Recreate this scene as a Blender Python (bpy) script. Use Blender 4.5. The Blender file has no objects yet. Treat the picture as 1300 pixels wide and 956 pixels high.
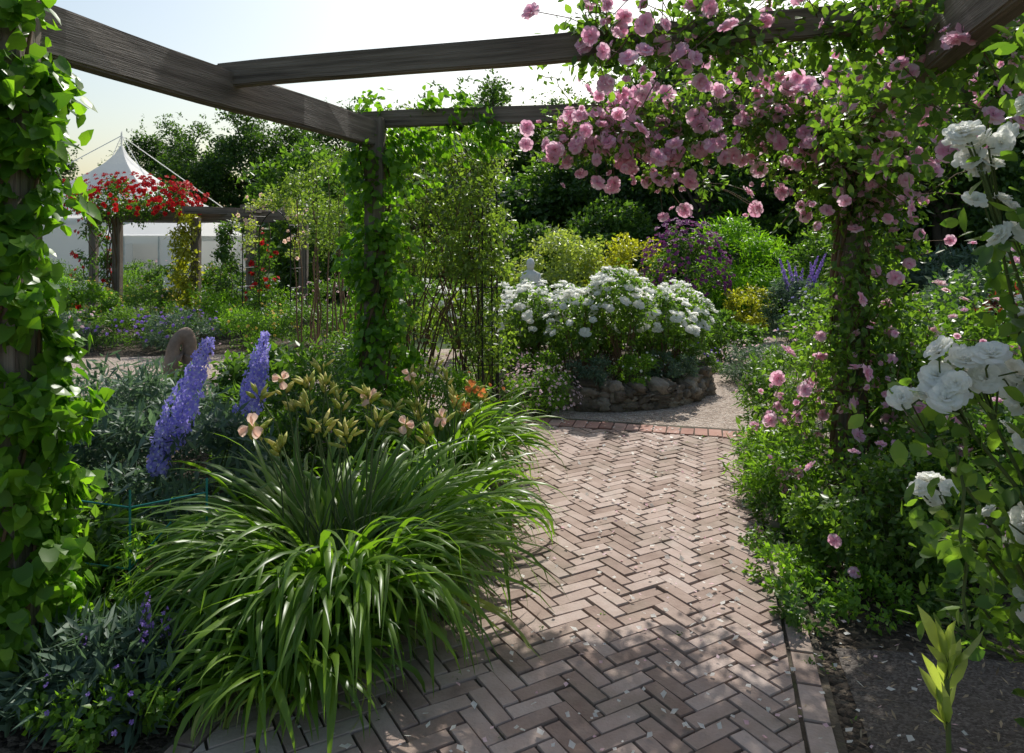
import bpy, bmesh, math, numpy as np
from mathutils import Vector, Matrix
rng=np.random.default_rng(7)
sc=bpy.context.scene
COL=sc.collection
# ------------------------------------------------------------------ helpers
def norm(a): return a/np.maximum(np.linalg.norm(a,axis=-1,keepdims=True),1e-9)
def rdir(n): return norm(rng.normal(size=(n,3)))
class MB:
    def __init__(s): s.v=[];s.f=[];s.m=[];s.n=0
    def add(s,v,f,m=0):
        v=np.asarray(v,float).reshape(-1,3); f=np.asarray(f,int)
        if len(v)==0 or len(f)==0: return
        s.v.append(v); s.f.append(f+s.n); s.m.append(m); s.n+=len(v)
    def build(s,name,mats,smooth=True,loc=None,parent=None):
        me=bpy.data.meshes.new(name)
        V=np.concatenate(s.v)
        loops=np.concatenate([f.ravel() for f in s.f])
        sizes=np.concatenate([np.full(len(f),f.shape[1]) for f in s.f])
        mi=np.concatenate([np.full(len(f),m) for f,m in zip(s.f,s.m)])
        me.vertices.add(len(V)); me.vertices.foreach_set('co',V.ravel().astype(np.float32))
        me.loops.add(len(loops)); me.loops.foreach_set('vertex_index',loops.astype(np.int32))
        me.polygons.add(len(sizes))
        st=np.concatenate([[0],np.cumsum(sizes)[:-1]])
        me.polygons.foreach_set('loop_start',st.astype(np.int32))
        me.polygons.foreach_set('material_index',mi.astype(np.int32))
        me.polygons.foreach_set('use_smooth',np.full(len(sizes),smooth))
        for m in mats: me.materials.append(m)
        me.update(calc_edges=True)
        ob=bpy.data.objects.new(name,me); COL.objects.link(ob)
        if loc is not None: ob.location=loc
        if parent: ob.parent=parent
        return ob
def empty(name,loc=(0,0,0)):
    e=bpy.data.objects.new(name,None); e.location=loc; e.empty_display_size=.2; COL.objects.link(e); return e
def inst(mb,T,pos,R,s,m=0):
    V,F=T; pos=np.asarray(pos,float).reshape(-1,3); N=len(pos)
    if N==0: return
    s=np.asarray(s,float)
    if s.ndim==0: s=np.full(N,float(s))
    if s.ndim==1: vv=V[None]*s[:,None,None]
    else: vv=V[None]*s[:,None,:]
    W=np.einsum('nij,nvj->nvi',R,vv)+pos[:,None,:]
    FF=(F[None]+(np.arange(N)*len(V))[:,None,None]).reshape(-1,F.shape[1])
    mb.add(W.reshape(-1,3),FF,m)
def frame_an(a,n):
    a=norm(a); n=n-(n*a).sum(1,keepdims=True)*a; n=norm(n); x=np.cross(a,n)
    return np.stack([x,a,n],axis=2)
def frame_n(n):
    return frame_an(np.cross(n,rdir(len(n))),n)
def LT(w=.5,fold=.08,k=.4):
    V=np.array([[0,0,0],[-w/2,k,0],[0,1,-.06],[w/2,k,0],[0,k,-fold]],float)
    return V,np.array([[0,4,2,1],[0,3,2,4]])
LEAF=LT(.55); NARROW=LT(.24,.04); OVAL=LT(.75)
HV=np.array([[0,0,0],[-.28,-.08,.02],[-.42,.2,.03],[-.3,.6,0],[0,1.0,-.1],[.3,.6,0],[.42,.2,.03],[.28,-.08,.02],[0,.3,-.05],[0,.62,-.05]],float)
HQ=np.array([[0,8,2,1],[8,9,3,2],[0,7,6,8],[8,6,5,9]]); HT_=np.array([[9,4,3],[9,5,4]])
RLV=np.array([[0,0,0],[-.2,.2,.02],[-.31,.45,.03],[-.22,.75,.0],[0,1,-.08],[.22,.75,0],[.31,.45,.03],[.2,.2,.02],[0,.33,-.04],[0,.66,-.05]],float)
def inst_multi(mb,kind,pos,R,s,m):
    V=HV if kind=='heart' else RLV
    inst(mb,(V,HQ),pos,R,s,m); inst(mb,(V,HT_),pos,R,s,m)
def bloom(layers,rows,cols,seed=1,ruff=.04,wp=.6):
    r_=np.random.default_rng(seed); V=[];F=[];n=0
    for (cnt,L,t0,t1,dphi,r0,z0) in layers:
        off=r_.uniform(0,6.28)
        for k in range(cnt):
            ph0=off+k*2*math.pi/cnt+r_.uniform(-.12,.12); j=r_.uniform(-7,7); LL=L*r_.uniform(.88,1.1)
            r=r0;z=z0
            for i in range(rows+1):
                s=i/rows
                w=math.sqrt(max(0,1-((s-.55)/wp)**2)) if abs(s-.55)<wp else .0
                w=max(w,.06)
                for c in range(cols+1):
                    t=2*c/cols-1
                    ph=ph0+t*dphi*w
                    rr=max(.01,r*(1-.08*t*t))
                    zz=z-(s**2)*t*t*.12*LL+r_.uniform(-ruff,ruff)*s
                    V.append([rr*math.cos(ph),rr*math.sin(ph),zz])
                th=math.radians(t0+(t1-t0)*(s+.5/rows)+j)
                r+=LL/rows*math.sin(th); z+=LL/rows*math.cos(th)
            for i in range(rows):
                for c in range(cols):
                    a=n+i*(cols+1)+c
                    F.append([a,a+1,a+cols+2,a+cols+1])
            n+=(rows+1)*(cols+1)
    V=np.array(V,float); V-=[0,0,.3]
    return V,np.array(F)
ROSE_HI=[bloom([(7,.92,48,96,.62,.05,.0),(7,.86,36,84,.62,.05,.05),(7,.76,24,72,.66,.05,.08),(6,.64,12,62,.72,.04,.12),(5,.5,2,50,.85,.03,.18),(4,.36,-6,34,1.,.02,.22)],6,6,s,.03) for s in (1,2,3,21)]
ROSE=[bloom([(7,.92,50,102,.6,.05,0),(6,.8,34,84,.65,.05,.05),(5,.6,16,60,.8,.03,.1),(4,.4,0,35,.95,.02,.15)],3,3,s,.05) for s in (4,5,6)]
ROSE_LO=[bloom([(5,.95,55,100,.7,.05,0),(5,.68,22,60,.8,.03,.08)],2,2,s,.08) for s in (7,8)]
LILY=[bloom([(3,1.1,18,100,.52,.05,0),(3,1.05,20,108,.46,.05,.02)],6,4,s,.02,.6) for s in (9,10)]
FLORET=bloom([(5,.9,55,92,.6,.05,.2)],2,2,11,.05)
def tube(mb,pts,rad,m=0,sides=6):
    P=np.asarray(pts,float); n=len(P)
    if np.isscalar(rad): rad=np.full(n,rad)
    T=norm(np.gradient(P,axis=0)); ref=np.array([.31,.17,.93])
    if abs(T[0]@ref)>.95: ref=np.array([1,0.1,0])
    X=norm(np.cross(T,ref)); Y=np.cross(T,X)
    a=np.linspace(0,2*math.pi,sides,endpoint=False)
    V=P[:,None]+np.asarray(rad)[:,None,None]*(np.cos(a)[None,:,None]*X[:,None]+np.sin(a)[None,:,None]*Y[:,None])
    F=[]
    for i in range(n-1):
        for k in range(sides):
            k2=(k+1)%sides; F.append([i*sides+k,i*sides+k2,(i+1)*sides+k2,(i+1)*sides+k])
    mb.add(V.reshape(-1,3),F,m)
def curve(p0,p1,n=6,sag=.0,jit=.0):
    t=np.linspace(0,1,n)[:,None]; p0=np.array(p0,float);p1=np.array(p1,float)
    P=p0+(p1-p0)*t; P[:,2]+=sag*np.sin(t[:,0]*math.pi)
    J=rng.normal(size=P.shape)*jit; J[0]=0;J[-1]=0
    return P+J
# ------------------------------------------------------------------ materials
def newmat(name):
    m=bpy.data.materials.new(name); m.use_nodes=True; nt=m.node_tree; nt.nodes.clear(); return m,nt
def nd(nt,t,**k):
    n=nt.nodes.new(t)
    for a,b in k.items(): setattr(n,a,b)
    return n
def ramp(nt,stops):
    r=nd(nt,'ShaderNodeValToRGB'); e=r.color_ramp.elements
    while len(e)<len(stops): e.new(.5)
    for i,(p,c) in enumerate(stops): e[i].position=p; e[i].color=(*c,1)
    return r
def leafmat(name,dark,light,tr=.35,rough=.42,trc=None,spec=.35,gain=1.3):
    dark=tuple(gain*x for x in dark); light=tuple(gain*x for x in light)
    m,nt=newmat(name); L=nt.links.new
    g=nd(nt,'ShaderNodeNewGeometry'); no=nd(nt,'ShaderNodeTexNoise'); no.inputs['Scale'].default_value=1.7; no.inputs['Detail'].default_value=1
    tc=nd(nt,'ShaderNodeTexCoord'); L(tc.outputs['Object'],no.inputs['Vector'])
    mx=nd(nt,'ShaderNodeMath',operation='MULTIPLY_ADD'); mx.inputs[1].default_value=.65
    sb=nd(nt,'ShaderNodeMath',operation='MULTIPLY'); sb.inputs[1].default_value=.38
    L(no.outputs['Fac'],sb.inputs[0]); L(g.outputs['Random Per Island'],mx.inputs[0]); L(sb.outputs[0],mx.inputs[2])
    brn=tuple(a*.7+b*.3 for a,b in zip(light,(.28,.22,.06)))
    mid=tuple((a+b)/2 for a,b in zip(dark,light))
    r=ramp(nt,[(0,dark),(.45,mid),(.85,light),(1,brn)]); L(mx.outputs[0],r.inputs[0])
    p=nd(nt,'ShaderNodeBsdfPrincipled'); p.inputs['Roughness'].default_value=rough
    p.inputs['Specular IOR Level'].default_value=spec
    L(r.outputs[0],p.inputs['Base Color'])
    t=nd(nt,'ShaderNodeBsdfTranslucent')
    mul=nd(nt,'ShaderNodeMix',data_type='RGBA',blend_type='MULTIPLY'); mul.inputs[0].default_value=1
    L(r.outputs[0],mul.inputs[6]); mul.inputs[7].default_value=(*(trc or (2.5,2.7,.8)),1)
    L(mul.outputs[2],t.inputs['Color'])
    mix=nd(nt,'ShaderNodeMixShader'); mix.inputs[0].default_value=tr
    L(p.outputs[0],mix.inputs[1]); L(t.outputs[0],mix.inputs[2])
    o=nd(nt,'ShaderNodeOutputMaterial'); L(mix.outputs[0],o.inputs[0]); return m
def petalmat(name,a,b,tr=.45):
    m,nt=newmat(name); L=nt.links.new
    g=nd(nt,'ShaderNodeNewGeometry'); r=ramp(nt,[(0,a),(1,b)]); L(g.outputs['Random Per Island'],r.inputs[0])
    p=nd(nt,'ShaderNodeBsdfPrincipled'); p.inputs['Roughness'].default_value=.6; L(r.outputs[0],p.inputs['Base Color'])
    p.inputs['Specular IOR Level'].default_value=.2
    t=nd(nt,'ShaderNodeBsdfTranslucent'); L(r.outputs[0],t.inputs[0])
    mix=nd(nt,'ShaderNodeMixShader'); mix.inputs[0].default_value=tr
    L(p.outputs[0],mix.inputs[1]); L(t.outputs[0],mix.inputs[2])
    o=nd(nt,'ShaderNodeOutputMaterial'); L(mix.outputs[0],o.inputs[0]); return m
def surf(name,stops,scale=5,detail=5,rough=.85,bump=.3,bscale=None,vec='Object',stretch=(1,1,1),island=0,vor=None,metal=0,bd=.01,moss=None):
    m,nt=newmat(name); L=nt.links.new
    tc=nd(nt,'ShaderNodeTexCoord'); mp=nd(nt,'ShaderNodeMapping'); mp.inputs['Scale'].default_value=stretch
    L(tc.outputs[vec],mp.inputs[0])
    no=nd(nt,'ShaderNodeTexNoise'); no.inputs['Scale'].default_value=scale; no.inputs['Detail'].default_value=min(detail,6); no.inputs['Roughness'].default_value=.65
    L(mp.outputs[0],no.inputs['Vector'])
    fac=no.outputs['Fac']
    if vor:
        v=nd(nt,'ShaderNodeTexVoronoi'); v.inputs['Scale'].default_value=vor; L(mp.outputs[0],v.inputs['Vector'])
        sp=nd(nt,'ShaderNodeSeparateColor'); L(v.outputs['Color'],sp.inputs[0])
        mm=nd(nt,'ShaderNodeMix'); mm.inputs[0].default_value=.5; L(fac,mm.inputs[2]); L(sp.outputs[0],mm.inputs[3]); fac=mm.outputs[0]
    if island:
        g=nd(nt,'ShaderNodeNewGeometry'); mm=nd(nt,'ShaderNodeMix'); mm.inputs[0].default_value=island
        L(fac,mm.inputs[2]); L(g.outputs['Random Per Island'],mm.inputs[3]); fac=mm.outputs[0]
    r=ramp(nt,stops); L(fac,r.inputs[0])
    p=nd(nt,'ShaderNodeBsdfPrincipled'); p.inputs['Roughness'].default_value=rough; p.inputs['Metallic'].default_value=metal
    p.inputs['Specular IOR Level'].default_value=.25
    col=r.outputs[0]
    if moss:
        n3=nd(nt,'ShaderNodeTexNoise'); n3.inputs['Scale'].default_value=moss[0]; n3.inputs['Detail'].default_value=5; n3.inputs['Roughness'].default_value=.7; L(mp.outputs[0],n3.inputs['Vector'])
        r3=ramp(nt,[(.5,(0,0,0)),(.68,(1,1,1))]); L(n3.outputs['Fac'],r3.inputs[0])
        ml=nd(nt,'ShaderNodeMath',operation='MULTIPLY'); ml.inputs[1].default_value=moss[2]; L(r3.outputs[0],ml.inputs[0])
        mc=nd(nt,'ShaderNodeMix',data_type='RGBA'); L(ml.outputs[0],mc.inputs[0]); L(col,mc.inputs[6]); mc.inputs[7].default_value=(*moss[1],1); col=mc.outputs[2]
    L(col,p.inputs['Base Color'])
    if bump:
        n2=nd(nt,'ShaderNodeTexNoise'); n2.inputs['Scale'].default_value=bscale or scale*4; n2.inputs['Detail'].default_value=3; L(mp.outputs[0],n2.inputs['Vector'])
        b=nd(nt,'ShaderNodeBump'); b.inputs['Strength'].default_value=bump; b.inputs['Distance'].default_value=bd
        h=n2.outputs['Fac']
        if vor:
            ad=nd(nt,'ShaderNodeMath',operation='SUBTRACT'); L(h,ad.inputs[0]); L(v.outputs['Distance'],ad.inputs[1]); h=ad.outputs[0]
        L(h,b.inputs['Height']); L(b.outputs[0],p.inputs['Normal'])
    o=nd(nt,'ShaderNodeOutputMaterial'); L(p.outputs[0],o.inputs[0]); return m
M={}
M['mid']=leafmat('leaf_mid',(.018,.045,.012),(.085,.15,.03),.42)
M['dark']=leafmat('leaf_dark',(.010,.028,.010),(.05,.10,.025),.33)
M['rose']=leafmat('leaf_rose',(.016,.045,.014),(.08,.145,.035),.42,.35)
M['roseL']=leafmat('leaf_rose_light',(.022,.06,.014),(.11,.175,.035),.45,.36)
M['twig']=leafmat('leaf_twiggy_rose',(.03,.06,.016),(.13,.18,.045),.45,.4)
M['fresh']=leafmat('leaf_fresh',(.035,.09,.012),(.13,.22,.03),.45)
M['climb']=leafmat('leaf_climber',(.025,.075,.008),(.12,.22,.022),.47,.36)
M['yellow']=leafmat('leaf_golden',(.12,.13,.01),(.29,.28,.04),.42)
M['gold']=leafmat('leaf_variegated',(.10,.14,.04),(.29,.32,.11),.38)
M['lime']=leafmat('leaf_lime',(.045,.12,.01),(.14,.25,.02),.45)
M['glauc']=leafmat('leaf_glaucous',(.035,.065,.045),(.10,.15,.10),.3,.5,(1.8,2.,1.2))
M['bronze']=leafmat('leaf_bronze',(.05,.02,.01),(.20,.05,.025),.35,.4,(2.4,1.2,1.))
M['blade']=leafmat('leaf_blade',(.022,.062,.008),(.115,.19,.025),.42,.36,None,.35)
M['tree']=leafmat('leaf_tree',(.014,.038,.010),(.06,.115,.022),.38,.5,gain=1.15)
M['tree2']=leafmat('leaf_tree_b',(.018,.048,.012),(.08,.135,.025),.4,.5,gain=1.15)
M['tree3']=leafmat('leaf_tree_c',(.010,.028,.010),(.042,.08,.018),.33,.5,gain=1.15)
M['stem']=surf('green_stem',[(0,(.05,.08,.02)),(1,(.12,.15,.05))],20,bump=0)
M['cane']=surf('brown_cane',[(0,(.08,.05,.03)),(1,(.19,.12,.07))],20,bump=0)
M['bark']=surf('bark',[(0,(.05,.04,.03)),(1,(.14,.11,.08))],4,bump=.6)
M['pink']=petalmat('petal_pink',(.84,.42,.58),(.93,.70,.79),.52)
M['palepink']=petalmat('petal_pale_pink',(.82,.5,.55),(.9,.72,.74))
M['white']=petalmat('petal_white',(.90,.90,.84),(.94,.94,.90),.58)
M['blue']=petalmat('petal_blue',(.28,.25,.76),(.56,.49,.93))
M['violet']=petalmat('petal_violet',(.22,.12,.5),(.40,.26,.7))
M['purple']=petalmat('petal_purple',(.16,.03,.14),(.34,.08,.27),.3)
M['red']=petalmat('petal_red',(.45,.006,.01),(.72,.03,.03),.35)
M['peach']=petalmat('petal_peach',(.88,.56,.44),(.92,.70,.58),.5)
M['orange']=petalmat('petal_orange',(.70,.18,.04),(.80,.32,.10))
M['yel']=petalmat('petal_yellow',(.8,.55,.08),(.85,.7,.2))
M['bud']=petalmat('lily_bud',(.38,.45,.09),(.68,.6,.22))
M['wood']=surf('weathered_wood',[(.25,(.055,.042,.032)),(.5,(.18,.145,.115)),(.75,(.30,.25,.20))],3,10,.85,.8,22,'Object',(.35,9,9),bd=.008)
M['iron']=surf('black_iron',[(0,(.012,.012,.012)),(1,(.03,.028,.025))],20,rough=.5,bump=0)
M['teal']=surf('teal_support',[(0,(.02,.16,.15)),(1,(.04,.25,.22))],20,rough=.4,bump=0)
M['brick']=surf('brick_paver',[(.15,(.17,.11,.085)),(.4,(.30,.22,.18)),(.62,(.39,.30,.255)),(.9,(.48,.405,.36))],9,10,.85,.6,90,island=.42,bd=.004,moss=(2.2,(.15,.135,.09),.5))
M['redbrick']=surf('red_brick',[(.15,(.22,.10,.075)),(.5,(.36,.20,.155)),(.9,(.45,.32,.27))],9,10,.85,.5,90,island=.4,bd=.004,moss=(4,(.15,.13,.1),.6))
M['joint']=surf('joint_sand',[(.35,(.05,.042,.03)),(.55,(.085,.07,.05)),(.7,(.07,.095,.03))],4,10,.95,.5,80)
M['gravel']=surf('gravel',[(.1,(.18,.13,.10)),(.45,(.38,.30,.24)),(.8,(.56,.48,.41))],2,8,.9,1,40,vor=55,bd=.02)
M['soil']=surf('soil',[(.3,(.035,.026,.018)),(.55,(.08,.06,.042)),(.8,(.16,.125,.09))],3,12,.95,1,50,vor=40,bd=.03)
M['ground']=surf('ground_earth_grass',[(.3,(.025,.04,.012)),(.5,(.04,.07,.018)),(.7,(.07,.07,.03))],.5,12,.95,.8,40,bd=.03)
M['slab']=surf('dark_concrete',[(.3,(.06,.048,.04)),(.55,(.105,.088,.075)),(.8,(.17,.148,.125))],3,12,.9,.7,120,vor=120,bd=.006,moss=(3,(.06,.048,.033),.7))
M['stone']=surf('wall_stone',[(.2,(.06,.048,.035)),(.5,(.17,.135,.10)),(.75,(.34,.29,.23))],7,10,.9,1,30,island=.4,bd=.02)
M['statue']=surf('pale_stone',[(.3,(.5,.5,.46)),(.6,(.7,.7,.66))],6,10,.8,.4,40)
M['brownstone']=surf('brown_stone',[(.3,(.13,.09,.065)),(.6,(.27,.2,.15))],6,10,.8,.6,30)
M['canvas']=petalmat('white_canvas',(.84,.84,.82),(.86,.86,.84),.45)
# ------------------------------------------------------------------ world / sun / camera
d=np.array([.257,.966,0.]); p=np.array([.966,-.257,0.])
EL=44
w=bpy.data.worlds.new("World"); sc.world=w; w.use_nodes=True; nt=w.node_tree
bg=nt.nodes['Background']; sky=nt.nodes.new('ShaderNodeTexSky'); sky.sky_type='NISHITA'; sky.sun_disc=False
sky.sun_elevation=math.radians(EL); sky.sun_rotation=math.radians(14.9); sky.dust_density=2.6; sky.air_density=1.4; sky.ozone_density=1
nt.links.new(sky.outputs[0],bg.inputs[0]); bg.inputs[1].default_value=.14
S=Vector((d[0]*math.cos(math.radians(EL)),d[1]*math.cos(math.radians(EL)),math.sin(math.radians(EL))))
sl=bpy.data.lights.new('sun','SUN'); sl.energy=5; sl.angle=math.radians(.5); sl.color=(1,.97,.91)
so=bpy.data.objects.new('sun',sl); so.rotation_euler=S.to_track_quat('Z','Y').to_euler(); so.location=(5,20,20); COL.objects.link(so)
cam=bpy.data.cameras.new('camera'); co=bpy.data.objects.new('camera',cam); COL.objects.link(co)
co.location=(0,0,1.65); co.rotation_euler=(math.radians(90),0,0); cam.sensor_width=36; cam.lens=26; cam.shift_y=-178/1300
cam.clip_end=600; cam.clip_start=.05; sc.camera=co
sc.view_settings.view_transform='Standard'; sc.view_settings.look='None'; sc.view_settings.exposure=0
# ------------------------------------------------------------------ ground sheets
def sheet(name,pts,z,mat):
    bm=bmesh.new(); vs=[bm.verts.new((x,y,z)) for x,y in pts]; f=bm.faces.new(vs); f.normal_update()
    if f.normal.z<0: f.normal_flip()
    me=bpy.data.meshes.new(name); bm.to_mesh(me); bm.free(); me.materials.append(mat)
    o=bpy.data.objects.new(name,me); COL.objects.link(o); return o
sheet('ground',[(-300,-300),(300,-300),(300,300),(-300,300)],0,M['ground'])
def blob(cx,cy,rx,ry,n=40,j=.06):
    k=rng.uniform(-j,j,n); return [(cx+rx*math.cos(a)*(1+k[i]),cy+ry*math.sin(a)*(1+k[i])) for i,a in enumerate(np.linspace(0,2*math.pi,n,endpoint=False))]
sheet('gravel_path',[(-9,7.3),(-3,7.6),(-.6,6.45),(2.3,5.7),(3.4,6.6),(5.5,9),(11,10.5),(11,13.4),(5,12.2),(2,11.4),(-2,10.6),(-9,9.6)],.004,M['gravel'])
O=np.array([.98,6.15,0.])
def pf(u,v):
    q=O[:2]+p[:2]*u+d[:2]*v; return (float(q[0]),float(q[1]))
sheet('flower_bed',[(-7,-3),pf(-1.,-8),pf(-1.,0),(-.7,6.6),(-3.2,7.5),(-7,7.2)],.008,M['soil'])
sheet('flower_bed',[pf(1.0,-8),(7,-3),(9,7),(5.2,8.2),(3.3,6.2),pf(1.0,.0)],.008,M['soil'])
sheet('flower_bed',blob(-5.8,12.2,4.2,2.2),.008,M['soil'])
sheet('concrete_path',[pf(1.12,-3.02),pf(1.6,-2.95),pf(2.3,-2.98),pf(3.2,-2.93),pf(5,-2.97),(7,-3),pf(1.14,-8),pf(1.10,-5),pf(1.15,-4)],.012,M['slab'])
sheet('path_joint_bed',[pf(-1.05,-8),pf(1.06,-8),pf(1.06,.34),pf(-1.05,.34)],.017,M['joint'])
def clip(poly,ax,val,keep_less):
    out=[]
    for i in range(len(poly)):
        a=poly[i];b=poly[(i+1)%len(poly)]
        ia=(a[ax]<=val)==keep_less; ib=(b[ax]<=val)==keep_less
        if ia: out.append(a)
        if ia!=ib:
            t=(val-a[ax])/(b[ax]-a[ax]); out.append((a[0]+(b[0]-a[0])*t,a[1]+(b[1]-a[1])*t))
    return out
def brick(mb,poly,m,zt=.03):
    if len(poly)<3: return
    P=np.array(poly); c=P.mean(0)
    A=.5*abs(np.dot(P[:,0],np.roll(P[:,1],1))-np.dot(P[:,1],np.roll(P[:,0],1)))
    if A<.0012: return
    z=zt+rng.normal()*.0018+.004*math.sin(c[0]*3+1)*math.sin(c[1]*2.1); tl=rng.normal(size=2)*.015
    def W(Q,zz,tilt=True):
        xy=O[:2]+Q[:,0:1]*p[:2]+Q[:,1:2]*d[:2]
        return np.column_stack([xy,zz+((Q-c)@tl)*(1. if tilt else 0.)])
    rot=rng.normal()*.012; P=c+(P-c)@np.array([[1,rot],[-rot,1]])
    D=P-c; ln=np.maximum(np.linalg.norm(D,axis=1,keepdims=True),.02); Q1=c+D*(1-.006/ln) ; Q0=c+D*(1-.003/ln)
    n=len(P); V=np.vstack([W(Q1,z),W(Q0,z-.004),W(Q0,z-.03,False)])
    F=[]
    for i in range(n):
        j=(i+1)%n; F.append([n+i,n+j,j,i]); F.append([2*n+i,2*n+j,n+j,n+i])
    mb.add(V,F,m); off=mb.n-len(V)
    mb.f.append(np.array([list(range(off,off+n))])); mb.m.append(m)
mb=MB(); Wd=.070; LN=3; g=.0025; r45=math.sqrt(.5)
for j in range(-110,110):
    for mm in range(-26,26):
        for kind in (0,1):
            if kind==0: x0,y0,x1,y1=j+2*LN*mm,j,j+2*LN*mm+LN,j+1
            else: x0,y0,x1,y1=j+LN+2*LN*mm,j+1-LN,j+LN+1+2*LN*mm,j+1
            cx,cy=(x0+x1)/2*Wd,(y0+y1)/2*Wd
            u=(cx-cy)*r45; v=(cx+cy)*r45-3.5
            if abs(u)>1.1 or v<-7.4 or v>.2: continue
            poly=[(x0*Wd+g,y0*Wd+g),(x1*Wd-g,y0*Wd+g),(x1*Wd-g,y1*Wd-g),(x0*Wd+g,y1*Wd-g)]
            poly=[((a-b)*r45,(a+b)*r45-3.5) for a,b in poly]
            for ax,val,l in ((0,.93,True),(0,-.93,False),(1,0.,True),(1,-7.2,False)):
                if len(poly)>2: poly=clip(poly,ax,val,l)
            brick(mb,poly,0)
for v in np.arange(-7.2,.0,.215):
    u0=.94; brick(mb,[(u0+g,v+g),(u0+.09,v+g),(u0+.09,v+.21),(u0+g,v+.21)],0,.027)
    brick(mb,[(-1.02,v+g),(-.94,v+g),(-.94,v+.21),(-1.02,v+.21)],0)
for u in np.arange(-1.05,1.0,.112):
    brick(mb,[(u+g,.01),(u+.108,.01),(u+.108,.225),(u+g,.225)],1,.034)
mb.build('brick_path',[M['brick'],M['redbrick']],smooth=False)
mb=MB(); n=1300
u=np.concatenate([rng.normal(.55,.5,n//2),rng.uniform(-1,2.6,n//2)]); v=rng.uniform(-5.2,.2,n)
P=O+u[:,None]*p+v[:,None]*d; P[:,2]=.044
nn=norm(np.array([0,0,1.])+rng.normal(size=(n,3))*.3); pw=np.arange(n)%4!=0
inst(mb,OVAL,P[pw],frame_n(nn[pw]),rng.uniform(.012,.038,pw.sum()),0); inst(mb,OVAL,P[~pw],frame_n(nn[~pw]),rng.uniform(.012,.03,(~pw).sum()),1)
mb.build('fallen_petals',[M['white'],M['palepink']])
mb=MB()
for k in range(190):
    uu=rng.choice([rng.uniform(-1,1),rng.normal(1.06,.05),rng.normal(1.06,.05),rng.normal(-.98,.06)]); vv=rng.uniform(-5.2,.1)
    c=O+p*uu+d*vv; m_=int(rng.integers(4,10)); P=c+rng.normal(size=(m_,3))*[.010,.010,0]; P[:,2]=.026
    a=norm(rng.normal(size=(m_,3))*[.7,.7,0]+[0,0,.6])
    inst(mb,LEAF,P,frame_an(a,rdir(m_)+[0,0,1]),rng.uniform(.006,.02,m_),0)
mb.build('path_weeds',[M['mid']])
mb=MB(); n=8000
P=np.column_stack([rng.uniform(.3,5,n),rng.uniform(1.6,6.5,n),np.full(n,.027)]); uu=(P-O)@p; P=P[uu>1.02+rng.normal(size=n)*.05]; n=len(P)
inst(mb,NARROW,P,frame_n(norm(np.array([0,0,1.])+rng.normal(size=(n,3))*.4)),rng.uniform(.015,.045,n),0)
mb.build('leaf_litter',[surf('dry_leaves',[(0,(.10,.07,.04)),(1,(.36,.28,.18))],5,island=.8,bump=0)])
# ------------------------------------------------------------------ foliage generators
def leaves(mb,pos,ref,size,m,T=LEAF,out=.6,up=.6,rnd=.7,droop=.3,sv=.35):
    n=len(pos)
    if n==0:return
    o=norm(pos-ref); nrm=norm(o*out+np.array([0,0,up])+rng.normal(size=(n,3))*rnd)
    a=norm(o*.6+rng.normal(size=(n,3))*.8-np.array([0,0,droop]))
    s=size*rng.uniform(1-sv,1+sv,n)
    if isinstance(T,str): inst_multi(mb,T,pos,frame_an(a,nrm),s,m)
    else: inst(mb,T,pos,frame_an(a,nrm),s,m)
def clumped(mb,centers,cr,n,size,m,ref=None,T=LEAF,**k):
    centers=np.asarray(centers,float); K=len(centers); cr=np.broadcast_to(np.asarray(cr,float),(K,))
    wgt=cr**2; idx=rng.choice(K,n,p=wgt/wgt.sum())
    dd=rdir(n)*(rng.uniform(0,1,n)**.45)[:,None]*[1,1,.8]
    pos=centers[idx]+dd*cr[idx][:,None]
    rf=centers[idx] if ref is None else centers[idx]*.6+np.asarray(ref)*.4
    ok=pos[:,2]>.015
    leaves(mb,pos[ok],rf[ok],size,m,T,**k)
    return pos[ok]
def ell_centers(c,r,K,shell=.55,zmin=.08):
    D=rdir(K*3)*(rng.uniform(shell**3,1,K*3)**(1/3))[:,None]
    P=np.array(c)+D*np.array(r); P=P[P[:,2]>zmin][:K]; return P
def flowers(mb,pos,nrm,size,m,Ts):
    n=len(pos)
    if n==0: return
    ch=rng.integers(0,len(Ts),n)
    R=frame_n(nrm)
    for k,T in enumerate(Ts):
        q=ch==k
        if q.any(): inst(mb,T,pos[q],R[q],size*rng.uniform(.7,1.15,q.sum()),m)
def surfpts(c,r,n,zmin=-.3):
    D=rdir(n*6); D=D[(D[:,2]>zmin)]
    D=D[:n]; return np.array(c)+D*np.array(r)*rng.uniform(.92,1.1,(len(D),1)), D
def plant(name,c,r,n,ls,lm,fl=None,K=40,cr=.25,T=LEAF,stems=14,shell=.55,smat='stem',zmin=.08,**k):
    mb=MB(); c=np.array(c,float); r=np.array(r,float); mats=[M[smat],M[lm]]
    C=ell_centers(c,r*(1-cr*.6),K,shell,zmin)
    clumped(mb,C,rng.uniform(.6,1.3,len(C))*cr*r.mean(),n,ls,1,c,T,**k)
    if stems:
        for q in C[rng.choice(len(C),min(stems,len(C)),replace=False)]:
            b=np.array([c[0]+rng.normal()*.1*r[0],c[1]+rng.normal()*.1*r[1],0])
            tube(mb,curve(b,q,5,0,.02*r[0]),np.linspace(.008,.003,5)*(1 if r.mean()<1.2 else 2.5),0,4)
    for (fm,cnt,fs,Ts) in (fl or []):
        mats.append(M[fm]); P,D=surfpts(c,r,cnt)
        ok=P[:,2]>.1
        flowers(mb,P[ok],norm(D[ok]+[0,-.25,.5]+rng.normal(size=(ok.sum(),3))*.3),fs,len(mats)-1,Ts)
    return mb.build(name,mats)
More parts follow.
